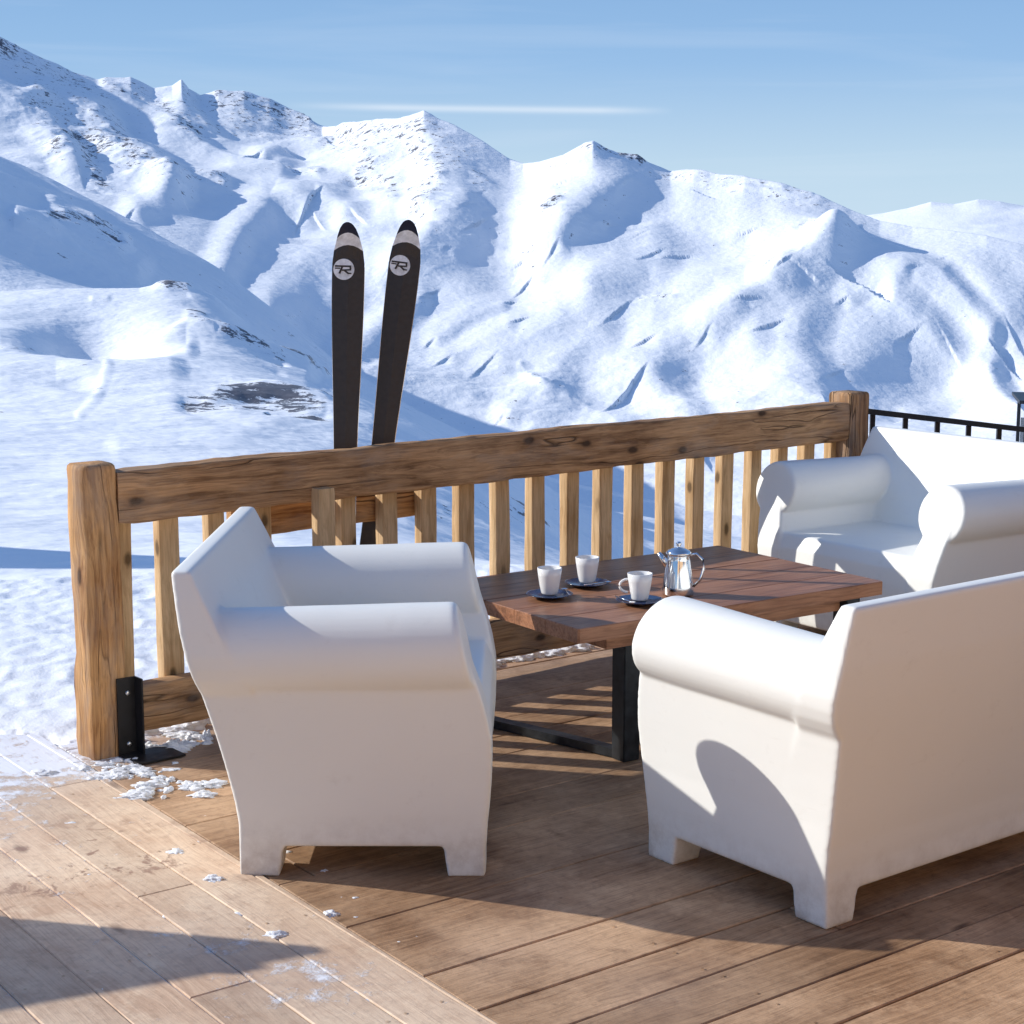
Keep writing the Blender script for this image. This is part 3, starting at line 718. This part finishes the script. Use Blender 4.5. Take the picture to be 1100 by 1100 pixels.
for i, (s, wd, top, zb) in enumerate(((0, .112, .868, 0), (FL, .12, .885, 0))):
    o = beam('post', top - zb, wd, wd, M_post if i == 0 else M_rail, fence, Matrix.Translation((0, 0, 0)), amp=.006 if i == 0 else .002, rnd=.014 if i == 0 else .005, seed=3 + i)
    o.matrix_local = Matrix.Translation((s, 0, zb)) @ Matrix.Rotation(-math.pi / 2, 4, 'Y')
o = beam('top_rail', FL - .11, .062, .158, M_rail, fence, Matrix(), amp=.0045, rnd=.008, seed=11); o.location = (.055, -.022, .768)
o = beam('bottom_rail', FL - .11, .055, .142, M_rail, fence, Matrix(), amp=.0035, rnd=.007, seed=15); o.location = (.055, -.018, .125)
s = .092; i = 0
while s < FL - .06:
    wv_ = .062 + random.uniform(-.006, .006)
    hh = random.uniform(.0, .012)
    o = beam('baluster', .66 if i != 4 else .575, .045, wv_, M_bal, fence, Matrix(), amp=.0016, rnd=.004, seed=20 + i, seg=.08)
    z1 = .80
    if i == 4: z1 = .82
    o.matrix_local = Matrix.Translation((s, .036 if i != 4 else -.075, .14 if i != 4 else .16)) @ Matrix.Rotation(-math.pi / 2 + random.uniform(-.008, .008), 4, 'Y')
    s += .1632; i += 1
# wooden ski rest behind the balusters
o = beam('back_board', .75, .03, .10, M_post, fence, Matrix(), amp=.003, rnd=.004, seed=77); o.location = (.50, .085, .63)
tag(o, 'short dark board fixed behind the balusters')
# steel angle bracket at the left post
bm = bmesh.new(); box(bm, -.03, .03, -.066, -.060, .0, .235); box(bm, .026, .031, -.11, -.060, .0, .235)
box(bm, -.03, .12, -.19, -.0665, .003, .009)
br = from_bm('bracket', bm, M_black, fence)
br.location = (.052, 0, 0)
for z in (.035, .19):
    bm = bmesh.new(); lathe(bm, [(.0075, 0), (.0075, .004), (.004, .007)], 10)
    b_ = from_bm('bolt', bm, M_bolt, br, True); b_.matrix_local = Matrix.Translation((.002, -.066, z)) @ Matrix.Rotation(math.pi / 2, 4, 'X')

# ------------------------------------------------------------------ unseen stand-in screen added outside the left edge to cast the foreground shadow
scr = empty('shadow_screen', (-2.45, 3.95, 0), math.atan2(-.42, -.91)); tag(scr, 'unseen low timber windbreak beyond the left edge whose shadow points across the pale boards', 'shadow_screen')
for (z0, z1) in ((.08, .33), (.375, .66), (.665, 1.0)):
    bm = bmesh.new(); box(bm, .0, 1.5, -.018, .018, z0, z1); bmesh.ops.bevel(bm, geom=bm.edges[:], offset=.004, segments=2, affect='EDGES'); from_bm('panel_board', bm, M_rail, scr)
for x in (.09, 1.35):
    bm = bmesh.new(); box(bm, x, x + .07, .0185, .08, .01, .97); from_bm('post', bm, M_post, scr)
# unseen building added behind the viewer to bounce warm light onto the seats
bounce_hut = empty('bounce_chalet', (3.1, -.6, 0), R(45)); tag(bounce_hut, 'unseen timber chalet standing behind the terrace seats', 'bounce_chalet')
M_clad = wood('pale bounce cladding', (.5, .3, .15), (.74, .5, .28), (.8, .57, .36), knots=False, cracks=False)
bm = bmesh.new(); box(bm, -7, 5, -.24, -.02, .01, 3.229); from_bm('wall', bm, M_clad, bounce_hut)
for (x0, x1) in ((-3.2, -2.2), (1.4, 3.4)):
    bm = bmesh.new(); box(bm, x0, x0 + .08, -.0195, .05, 1.01, 2.206); box(bm, x1 - .08, x1, -.0195, .05, 1.01, 2.206); box(bm, x0 + .08, x1 - .08, -.0195, .05, 2.126, 2.206); box(bm, x0 + .08, x1 - .08, -.0195, .05, 1.01, 1.09)
    w_ = from_bm('window', bm, M_post, bounce_hut); bm = bmesh.new(); box(bm, x0 + .08, x1 - .08, -.018, -.008, 1.09, 2.126); from_bm('pane', bm, M_saucer, w_)
bm = bmesh.new(); box(bm, -7.3, 5.3, -5, .7, 3.23, 3.4); from_bm('roof', bm, M_post, bounce_hut)

# ------------------------------------------------------------------ table
TT = R(34.43); tl, tw, th = 1.19, .782, .45
table = empty('table', (.453, 5.254, 0), TT)
tag(table, 'low dark wooden plank table on black steel legs, between the white seats', 'table')
l2, w2 = tl / 2, tw / 2; ch = .17
bm = bmesh.new()
npl = 5; edges_ = np.linspace(-w2, w2, npl + 1)
outline = [(-l2 + .006, -w2), (l2 - .006, -w2), (l2, -w2 + .006), (l2, w2 - .006), (l2 - .006, w2), (-l2 + .006, w2), (-l2, w2 - .006), (-l2, -w2 + .006)]
for k in range(npl):
    y0, y1 = edges_[k] + .0008, edges_[k + 1] - .0008
    poly = clip(clip(outline, 0, 1, -y0), 0, -1, y1)
    c_ = np.mean(poly, axis=0); zt = th + random.uniform(-.0006, .0006)
    ins = [(x + (c_[0] - x) * .003, y + np.sign(c_[1] - y) * .002) for x, y in poly]
    loft(bm, [[(x, y, th - .042) for x, y in poly], [(x, y, zt - .002) for x, y in poly], [(x, y, zt) for x, y in ins]])
from_bm('tabletop', bm, M_table, table)
bm = bmesh.new(); box(bm, -l2 + .17, l2 - .12, -w2 + .05, -w2 + .085, th - .085, th - .0425); box(bm, -l2 + .17, l2 - .12, w2 - .085, w2 - .05, th - .085, th - .0425)
box(bm, -l2 + .135, -l2 + .17, -w2 + .05, w2 - .05, th - .085, th - .0425); box(bm, l2 - .12, l2 - .085, -w2 + .05, w2 - .05, th - .085, th - .0425)
from_bm('apron', bm, M_table, table)
for sx in (-1, 1):
    for sy in (-1, 1):
        bm = bmesh.new(); cx_, cy_ = sx * (l2 - (.27 if sx * sy > 0 else .11)), sy * (w2 - (.13 if sx * sy > 0 else .05))
        box(bm, cx_ - .03, cx_ + .03, cy_ - .03, cy_ + .03, 0.002, th - .0428); bmesh.ops.bevel(bm, geom=bm.edges[:], offset=.003, segments=2, affect='EDGES')
        from_bm('leg', bm, M_steel, table)
for sx in (-1, 1):
    a_ = Vector((sx * (l2 - .27), sx * (w2 - .13), 0)); b_ = Vector((sx * (l2 - .11), -sx * (w2 - .05), 0)); dd_ = (b_ - a_).normalized(); a_ += dd_ * .036; b_ -= dd_ * .036
    bm = bmesh.new(); box(bm, 0, (b_ - a_).length, -.02, .02, .004, .03, Matrix.Translation(a_) @ Matrix.Rotation(math.atan2(dd_.y, dd_.x), 4, 'Z')); from_bm('stretcher', bm, M_steel, table)

# ------------------------------------------------------------------ table ware
def cup(x, y, rz, label, r=.037, h=.078):
    t = empty('coffee_cup', (x, y, th + .0135), rz); tag(t, label, 'cup', 'white coffee cups')
    bm = bmesh.new(); pr = [(.0, .0), (r * .62, 0), (r * .68, .004), (r * .8, h * .3), (r * .93, h * .7), (r, h), (r - .0025, h + .0005), (r - .004, h - .003), (r * .8, h * .5), (r * .6, h * .12), (.001, h * .1)]
    lathe(bm, pr, 36); from_bm('bowl', bm, M_china, t, True)
    bm = bmesh.new(); lathe(bm, [(.001, h * .62), (r * .86, h * .62), (r * .86, h * .64), (.001, h * .64)], 30); from_bm('coffee', bm, M_coffee, t)
    bm = bmesh.new(); tube(bm, [(r * .88 + .027 * math.sin(a) * 1.0, 0, h * .52 + .02 * math.cos(a)) for a in np.linspace(.1, math.pi - .1, 10)], .0038, 8); from_bm('handle', bm, M_china, t, True)
    return t
def saucer(x, y, label, spoon_ang):
    s_ = empty('saucer', (x, y, th + .001)); tag(s_, label, 'saucer', 'dark blue saucers')
    bm = bmesh.new(); lathe(bm, [(.001, 0), (.036, 0), (.05, .005), (.068, .012), (.07, .0135), (.066, .0135), (.045, .0085), (.03, .0085), (.001, .0085)], 40); from_bm('dish', bm, M_saucer, s_, True)
    sp_ = empty('teaspoon', (x + .052 * math.cos(spoon_ang), y + .052 * math.sin(spoon_ang), th + .0175), spoon_ang + 1.5)
    bm = bmesh.new(); tube(bm, [(-.055, 0, .0015), (-.02, 0, .0), (.03, 0, .0005)], [.0022, .0016, .0014], 8)
    lathe(bm, [(.001, -.0015), (.008, -.001), (.0105, .0015), (.009, .001), (.001, -.0005)], 16, (.038, 0, 0)); from_bm('spoon_body', bm, M_chrome, sp_, True)
    return sp_
CUPS = [(.112, 5.015, 1.3, 'white coffee cup nearest the lone armchair, leftmost of the three', 'dark blue saucer under the leftmost white cup', .2),
        (.232, 5.19, 1.7, 'white coffee cup in the middle, standing a little behind the leftmost one', 'dark blue saucer under the middle white cup', -.9),
        (.375, 4.93, 3.1, 'white coffee cup beside the steel coffee pot, half hidden by the sofa arm', 'dark blue saucer beside the steel pot, at the sofa arm', 3.7)]
for (x, y, rz, lb1, lb2, sa) in CUPS:
    cup(x, y, rz, lb1); sp_ = saucer(x, y, lb2, sa); tag(sp_, 'steel teaspoon lying on the ' + lb2, 'spoon', 'steel teaspoons')
pot = empty('coffee_pot', (.50, 5.06, th + .001), R(-20)); tag(pot, 'polished steel coffee pot with hinged lid and loop handle on the table', 'coffee pot')
bm = bmesh.new(); lathe(bm, [(.001, 0), (.046, 0), (.049, .006), (.047, .03), (.041, .07), (.035, .105), (.032, .118), (.033, .122), (.001, .122)], 40); from_bm('body', bm, M_chrome, pot, True)
bm = bmesh.new(); lathe(bm, [(.001, .1225), (.037, .1225), (.0385, .128), (.034, .134), (.02, .141), (.006, .144), (.006, .15), (.009, .156), (.006, .161), (.001, .162)], 36); from_bm('lid', bm, M_chrome, pot, True)
bm = bmesh.new(); tube(bm, [(.034, 0, .122), (.055, 0, .128), (.074, 0, .112), (.078, 0, .085), (.068, 0, .05), (.047, 0, .028)], .0042, 10); from_bm('handle', bm, M_chrome, pot, True)
bm = bmesh.new(); tube(bm, [(-.034, 0, .088), (-.05, 0, .108), (-.062, 0, .124)], [.013, .009, .006], 12); from_bm('spout', bm, M_chrome, pot, True)

print('skis', round(time.time() - _T0, 1))
# ------------------------------------------------------------------ skis
def ray(x, y):
    a = (x - 550) / F; b = (y - 550) / F; return Vector((a, cp - b * sp, -sp - b * cp))
def ski(xt, yt, xb, yb, depth_t, depth_b, label, rot=0):
    """from the tip down to the tail; the running surface leans on the rail"""
    top = Vector((0, 0, H)) + ray(xt, yt) * (depth_t / ray(xt, yt).y); bot = Vector((0, 0, H)) + ray(xb, yb) * (depth_b / ray(xb, yb).y)
    ax = (top - bot).normalized(); Ln = (top - bot).length * 1.0
    Ln = 1.72
    nrm = Vector((rot, -1, 0)); side = ax.cross(nrm).normalized() * -1; side = nrm.cross(ax).normalized(); nrm = ax.cross(side).normalized() * 1
    if nrm.y > 0: nrm = -nrm
    if side.x < 0: side = -side
    root = empty('ski', (0, 0, 0)); base = top - ax * Ln; root.location = base
    M = Matrix((( side.x, ax.x, nrm.x), (side.y, ax.y, nrm.y), (side.z, ax.z, nrm.z))).to_4x4()
    root.rotation_euler = M.to_euler()
    tag(root, label, 'ski', 'skis leaning on the railing')
    # half width along y (0 tail .. Ln tip)
    def hwid(t): 
        v = Ln - t
        if v < .125: return float(np.interp(v, [0, .006, .02, .04, .065, .09, .11, .125], [.004, .016, .026, .034, .041, .0475, .0513, .052]))
        return .052 + (.002 if v < .2 else 0) * 0 - .016 * sm(.18, .85, v) + .012 * sm(1.0, 1.6, v)
    def seg(name, a, b, mat, parent, z=0, th_=.01, n=24, ea=0, eb=0):
        bm = bmesh.new(); L1, R1 = [], []
        rows = []
        for i in range(n + 1):
            t = a + (b - a) * i / n
            row = []
            for k in range(7):
                u = -1 + k / 3
                tt = t + ((ea if i == 0 else 0) + (eb if i == n else 0)) * (1 - u * u)
                if 0 < i < n: tt = t + (ea * (1 - i / n) + eb * i / n) * (1 - u * u)
                tt = min(tt, Ln - .0005)
                v = Ln - tt; rock = -.045 * max(0, 1 - v / .16) ** 2 * -1 * -1
                w_ = hwid(t if abs(ea) + abs(eb) < 1e-6 else t)
                row.append((u * w_, tt, z + .05 * max(0, (.105 - v) / .105) ** 2))
            rows.append(row)
        top_ = [[bm.verts.new((x, y, zz + th_ * .5 - abs(x) * .04)) for x, y, zz in r_] for r_ in rows]
        bot_ = [[bm.verts.new((x, y, zz - th_ * .5)) for x, y, zz in r_] for r_ in rows]
        for i in range(n):
            for k in range(6):
                bm.faces.new((top_[i][k], top_[i][k + 1], top_[i + 1][k + 1], top_[i + 1][k])); bm.faces.new((bot_[i][k], bot_[i + 1][k], bot_[i + 1][k + 1], bot_[i][k + 1]))
            bm.faces.new((top_[i][0], top_[i + 1][0], bot_[i + 1][0], bot_[i][0])); bm.faces.new((top_[i][6], bot_[i][6], bot_[i + 1][6], top_[i + 1][6]))
        for k in range(6):
            bm.faces.new((top_[0][k], bot_[0][k], bot_[0][k + 1], top_[0][k + 1])); bm.faces.new((top_[n][k], top_[n][k + 1], bot_[n][k + 1], bot_[n][k]))
        bmesh.ops.recalc_face_normals(bm, faces=bm.faces)
        return from_bm(name, bm, mat, parent)
    body = seg('body', 0, Ln - .088, M_ski, root, n=40, eb=.018)
    seg('stripe', Ln - .088, Ln - .050, M_logo, root, n=3, ea=.018, eb=.018)
    seg('tip', Ln - .050, Ln - .0, M_skitip, root, n=12, ea=.018, eb=0)
    for sd in (-1, 1):
        ts = np.linspace(.02, Ln - .14, 30); bm = bmesh.new(); tube(bm, [(sd * (hwid(t_) + .0002), t_, -.0035) for t_ in ts], .0013, 6); from_bm('steel_edge', bm, M_chrome, root)
    # round badge with its slanted letter
    bz = .0075 + .05 * max(0, (.15 - .145) / .15) ** 2
    cy_ = Ln - .148; cxx = -.014
    bm = bmesh.new(); lathe(bm, [(.034, 0), (.034, .0012)], 40, (cxx, cy_, .0052)); bd_ = from_bm('badge', bm, M_logo, root)
    bm = bmesh.new()
    def bar(x0, y0, x1, y1, w_):
        d_ = Vector((x1 - x0, y1 - y0)).normalized(); n_ = Vector((-d_.y, d_.x)) * w_ / 2
        pts = [(x0 + n_.x, y0 + n_.y), (x0 - n_.x, y0 - n_.y), (x1 - n_.x, y1 - n_.y), (x1 + n_.x, y1 + n_.y)]
        zz = .0066 + bar.k; bar.k += .00008
        loft(bm, [[(cxx + x, cy_ + y, zz) for x, y in pts[::-1]][::-1], [(cxx + x, cy_ + y, zz + .0006) for x, y in pts]])
    bar.k = 0
    bar(-.029, .010, .024, .010, .0055)       # long top stroke
    bar(.020, .0115, .022, .001, .006); bar(.024, -.001, -.006, -.003, .005)   # bowl
    bar(-.004, .011, -.014, -.014, .0065)     # stem
    bar(.000, -.002, .016, -.014, .006); bar(.014, -.013, .025, -.013, .004)    # leg
    bar(-.029, .003, -.012, .003, .004)
    from_bm('emblem', bm, M_ski, bd_)
    return root
ski(375, 240, 371, 480, 5.62, 5.56, 'black ski with round letter badge, upright, left of the pair')
ski(440, 238, 411, 480, 5.78, 5.70, 'black ski with round letter badge, tilted to the right, right of the pair')

# ------------------------------------------------------------------ black handrail beyond the end post
hr = empty('handrail', (1.5, 7.18, 0)); tag(hr, 'thin black metal handrail running down from the square end post', 'handrail')
a0 = Vector((1.47, 7.2, .797)); a1 = Vector((3.1, 8.1, .54)); base_o = Vector((1.5, 7.18, 0))
bm = bmesh.new(); dv = (a1 - a0); nn_ = Vector((-dv.y, dv.x, 0)).normalized() * .018
loft(bm, [[a0 - base_o + nn_ + Vector((0, 0, -.012)), a0 - base_o - nn_ + Vector((0, 0, -.012)), a0 - base_o - nn_ + Vector((0, 0, .012)), a0 - base_o + nn_ + Vector((0, 0, .012))],
          [a1 - base_o + nn_ + Vector((0, 0, -.012)), a1 - base_o - nn_ + Vector((0, 0, -.012)), a1 - base_o - nn_ + Vector((0, 0, .012)), a1 - base_o + nn_ + Vector((0, 0, .012))]])
bmesh.ops.recalc_face_normals(bm, faces=bm.faces); from_bm('rail', bm, M_black, hr)
for k in range(10):
    p = a0 + dv * (.035 + k * .098) - base_o; bm = bmesh.new(); box(bm, p.x - .01, p.x + .01, p.y - .01, p.y + .01, -.35, p.z - .0125); from_bm('baluster', bm, M_black, hr)

sh = empty('lift_shelter', (9.55, 30.5, -2.3), R(-12)); tag(sh, 'small grey open shelter with flat roof far beyond the handrail at the right edge', 'shelter')
bm = bmesh.new(); box(bm, -.55, 3.2, -.9, .9, 1.0, 1.06); from_bm('roof', bm, M_steel, sh)
for (x, y) in ((-.45, -.8), (3.0, -.8), (-.45, .8), (3.0, .8)):
    bm = bmesh.new(); box(bm, x, x + .06, y - .03, y + .03, -3.5, .9995); from_bm('post', bm, M_steel, sh)
bm = bmesh.new(); box(bm, -.38, 2.95, .78, .8, .1, .6); from_bm('wind_panel', bm, plain('grey glazed panel', (.3, .31, .32), .3), sh)

# ------------------------------------------------------------------ snow left on the boards
ico = {}
def clump(pts, name='snow', seed=0):
    bm = bmesh.new()
    for i, (x, y, rx, ry, hz_) in enumerate(pts):
        big = max(rx, ry) > .02; key = 4 if big else 2
        if key not in ico:
            t_ = bmesh.new(); bmesh.ops.create_icosphere(t_, subdivisions=key, radius=1)
            t_.verts.ensure_lookup_table(); ico[key] = (np.array([v.co[:] for v in t_.verts]), [[v.index for v in f_.verts] for f_ in t_.faces]); t_.free()
        V, Fc = ico[key]
        k = 1 + .45 * (pn(V[:, 0] * 2 + i * 3.1 + seed, V[:, 1] * 2 + V[:, 2], 9) + .5 * pn(V[:, 0] * 6 + i, V[:, 1] * 6 + V[:, 2] * 4, 12))
        Q = V * k[:, None] * np.array((rx, ry, hz_)) + np.array((x, y, -.001))
        vs_ = [bm.verts.new(q_) for q_ in Q]
        for f_ in Fc: bm.faces.new([vs_[j] for j in f_])
    return from_bm(name, bm, M_clump, None, True)
pts = []
for k in range(46):          # ridge of blown snow along the foot of the railing
    s_ = k / 45 * 3.2 + .12; o_ = .10 + random.uniform(-.03, .03)
    x = F0.x + fdir.x * s_ + fn.x * o_; y = F0.y + fdir.y * s_ + fn.y * o_
    pts.append((x, y, random.uniform(.03, .07), random.uniform(.025, .045), random.uniform(.012, .03)))
for k in range(26):
    s_ = random.uniform(.1, .6); o_ = random.uniform(-.12, .02); x = F0.x + fdir.x * s_ + fn.x * o_; y = F0.y + fdir.y * s_ + fn.y * o_
    pts.append((x, y, random.uniform(.012, .05), random.uniform(.01, .035), random.uniform(.006, .02)))
tag(clump(pts), 'ridge of crusted snow lying along the foot of the railing', 'snow', kind='stuff')
pts = []
for k in range(11):
    x, y = random.choice(((-1.12, 4.74), (-1.2, 4.79), (-.95, 4.52), (-1.0, 4.6))); pts.append((x + random.gauss(0, .06), y + random.gauss(0, .035), random.uniform(.025, .05), random.uniform(.018, .035), random.uniform(.008, .014)))
for k in range(40):
    a = random.gauss(0, 1); b = random.gauss(0, 1)
    x, y = random.choice(((-1.08, 4.72), (-.98, 4.62), (-1.13, 4.8), (-.94, 4.55))); pts.append((x + a * .05, y + b * .04, random.uniform(.006, .03), random.uniform(.005, .022), random.uniform(.003, .012)))
for k in range(120):
    a = random.random(); x = -1.6 + 1.25 * a + random.gauss(0, .12); y = 4.9 - 1.5 * a + random.gauss(0, .22)
    if y > 4.85: continue
    q_ = random.uniform(.002, .009) * (1 + 1.6 * (random.random() < .08)); pts.append((x, y, q_ * 1.3, q_, q_ * .5))
for (x, y) in ((-.40, 3.30), (-.37, 3.25)):
    for k in range(9): q_ = random.uniform(.003, .013); pts.append((x + random.gauss(0, .03), y + random.gauss(0, .02), q_ * 1.5, q_, q_ * .35))
pts = [(x, y, a * 1, b, c) for x, y, a, b, c in pts]
tag(clump(pts, 'snow_crumbs', 5), 'crumbs of trodden snow scattered over the pale boards', 'snow', kind='stuff')

print('done', round(time.time() - _T0, 1))
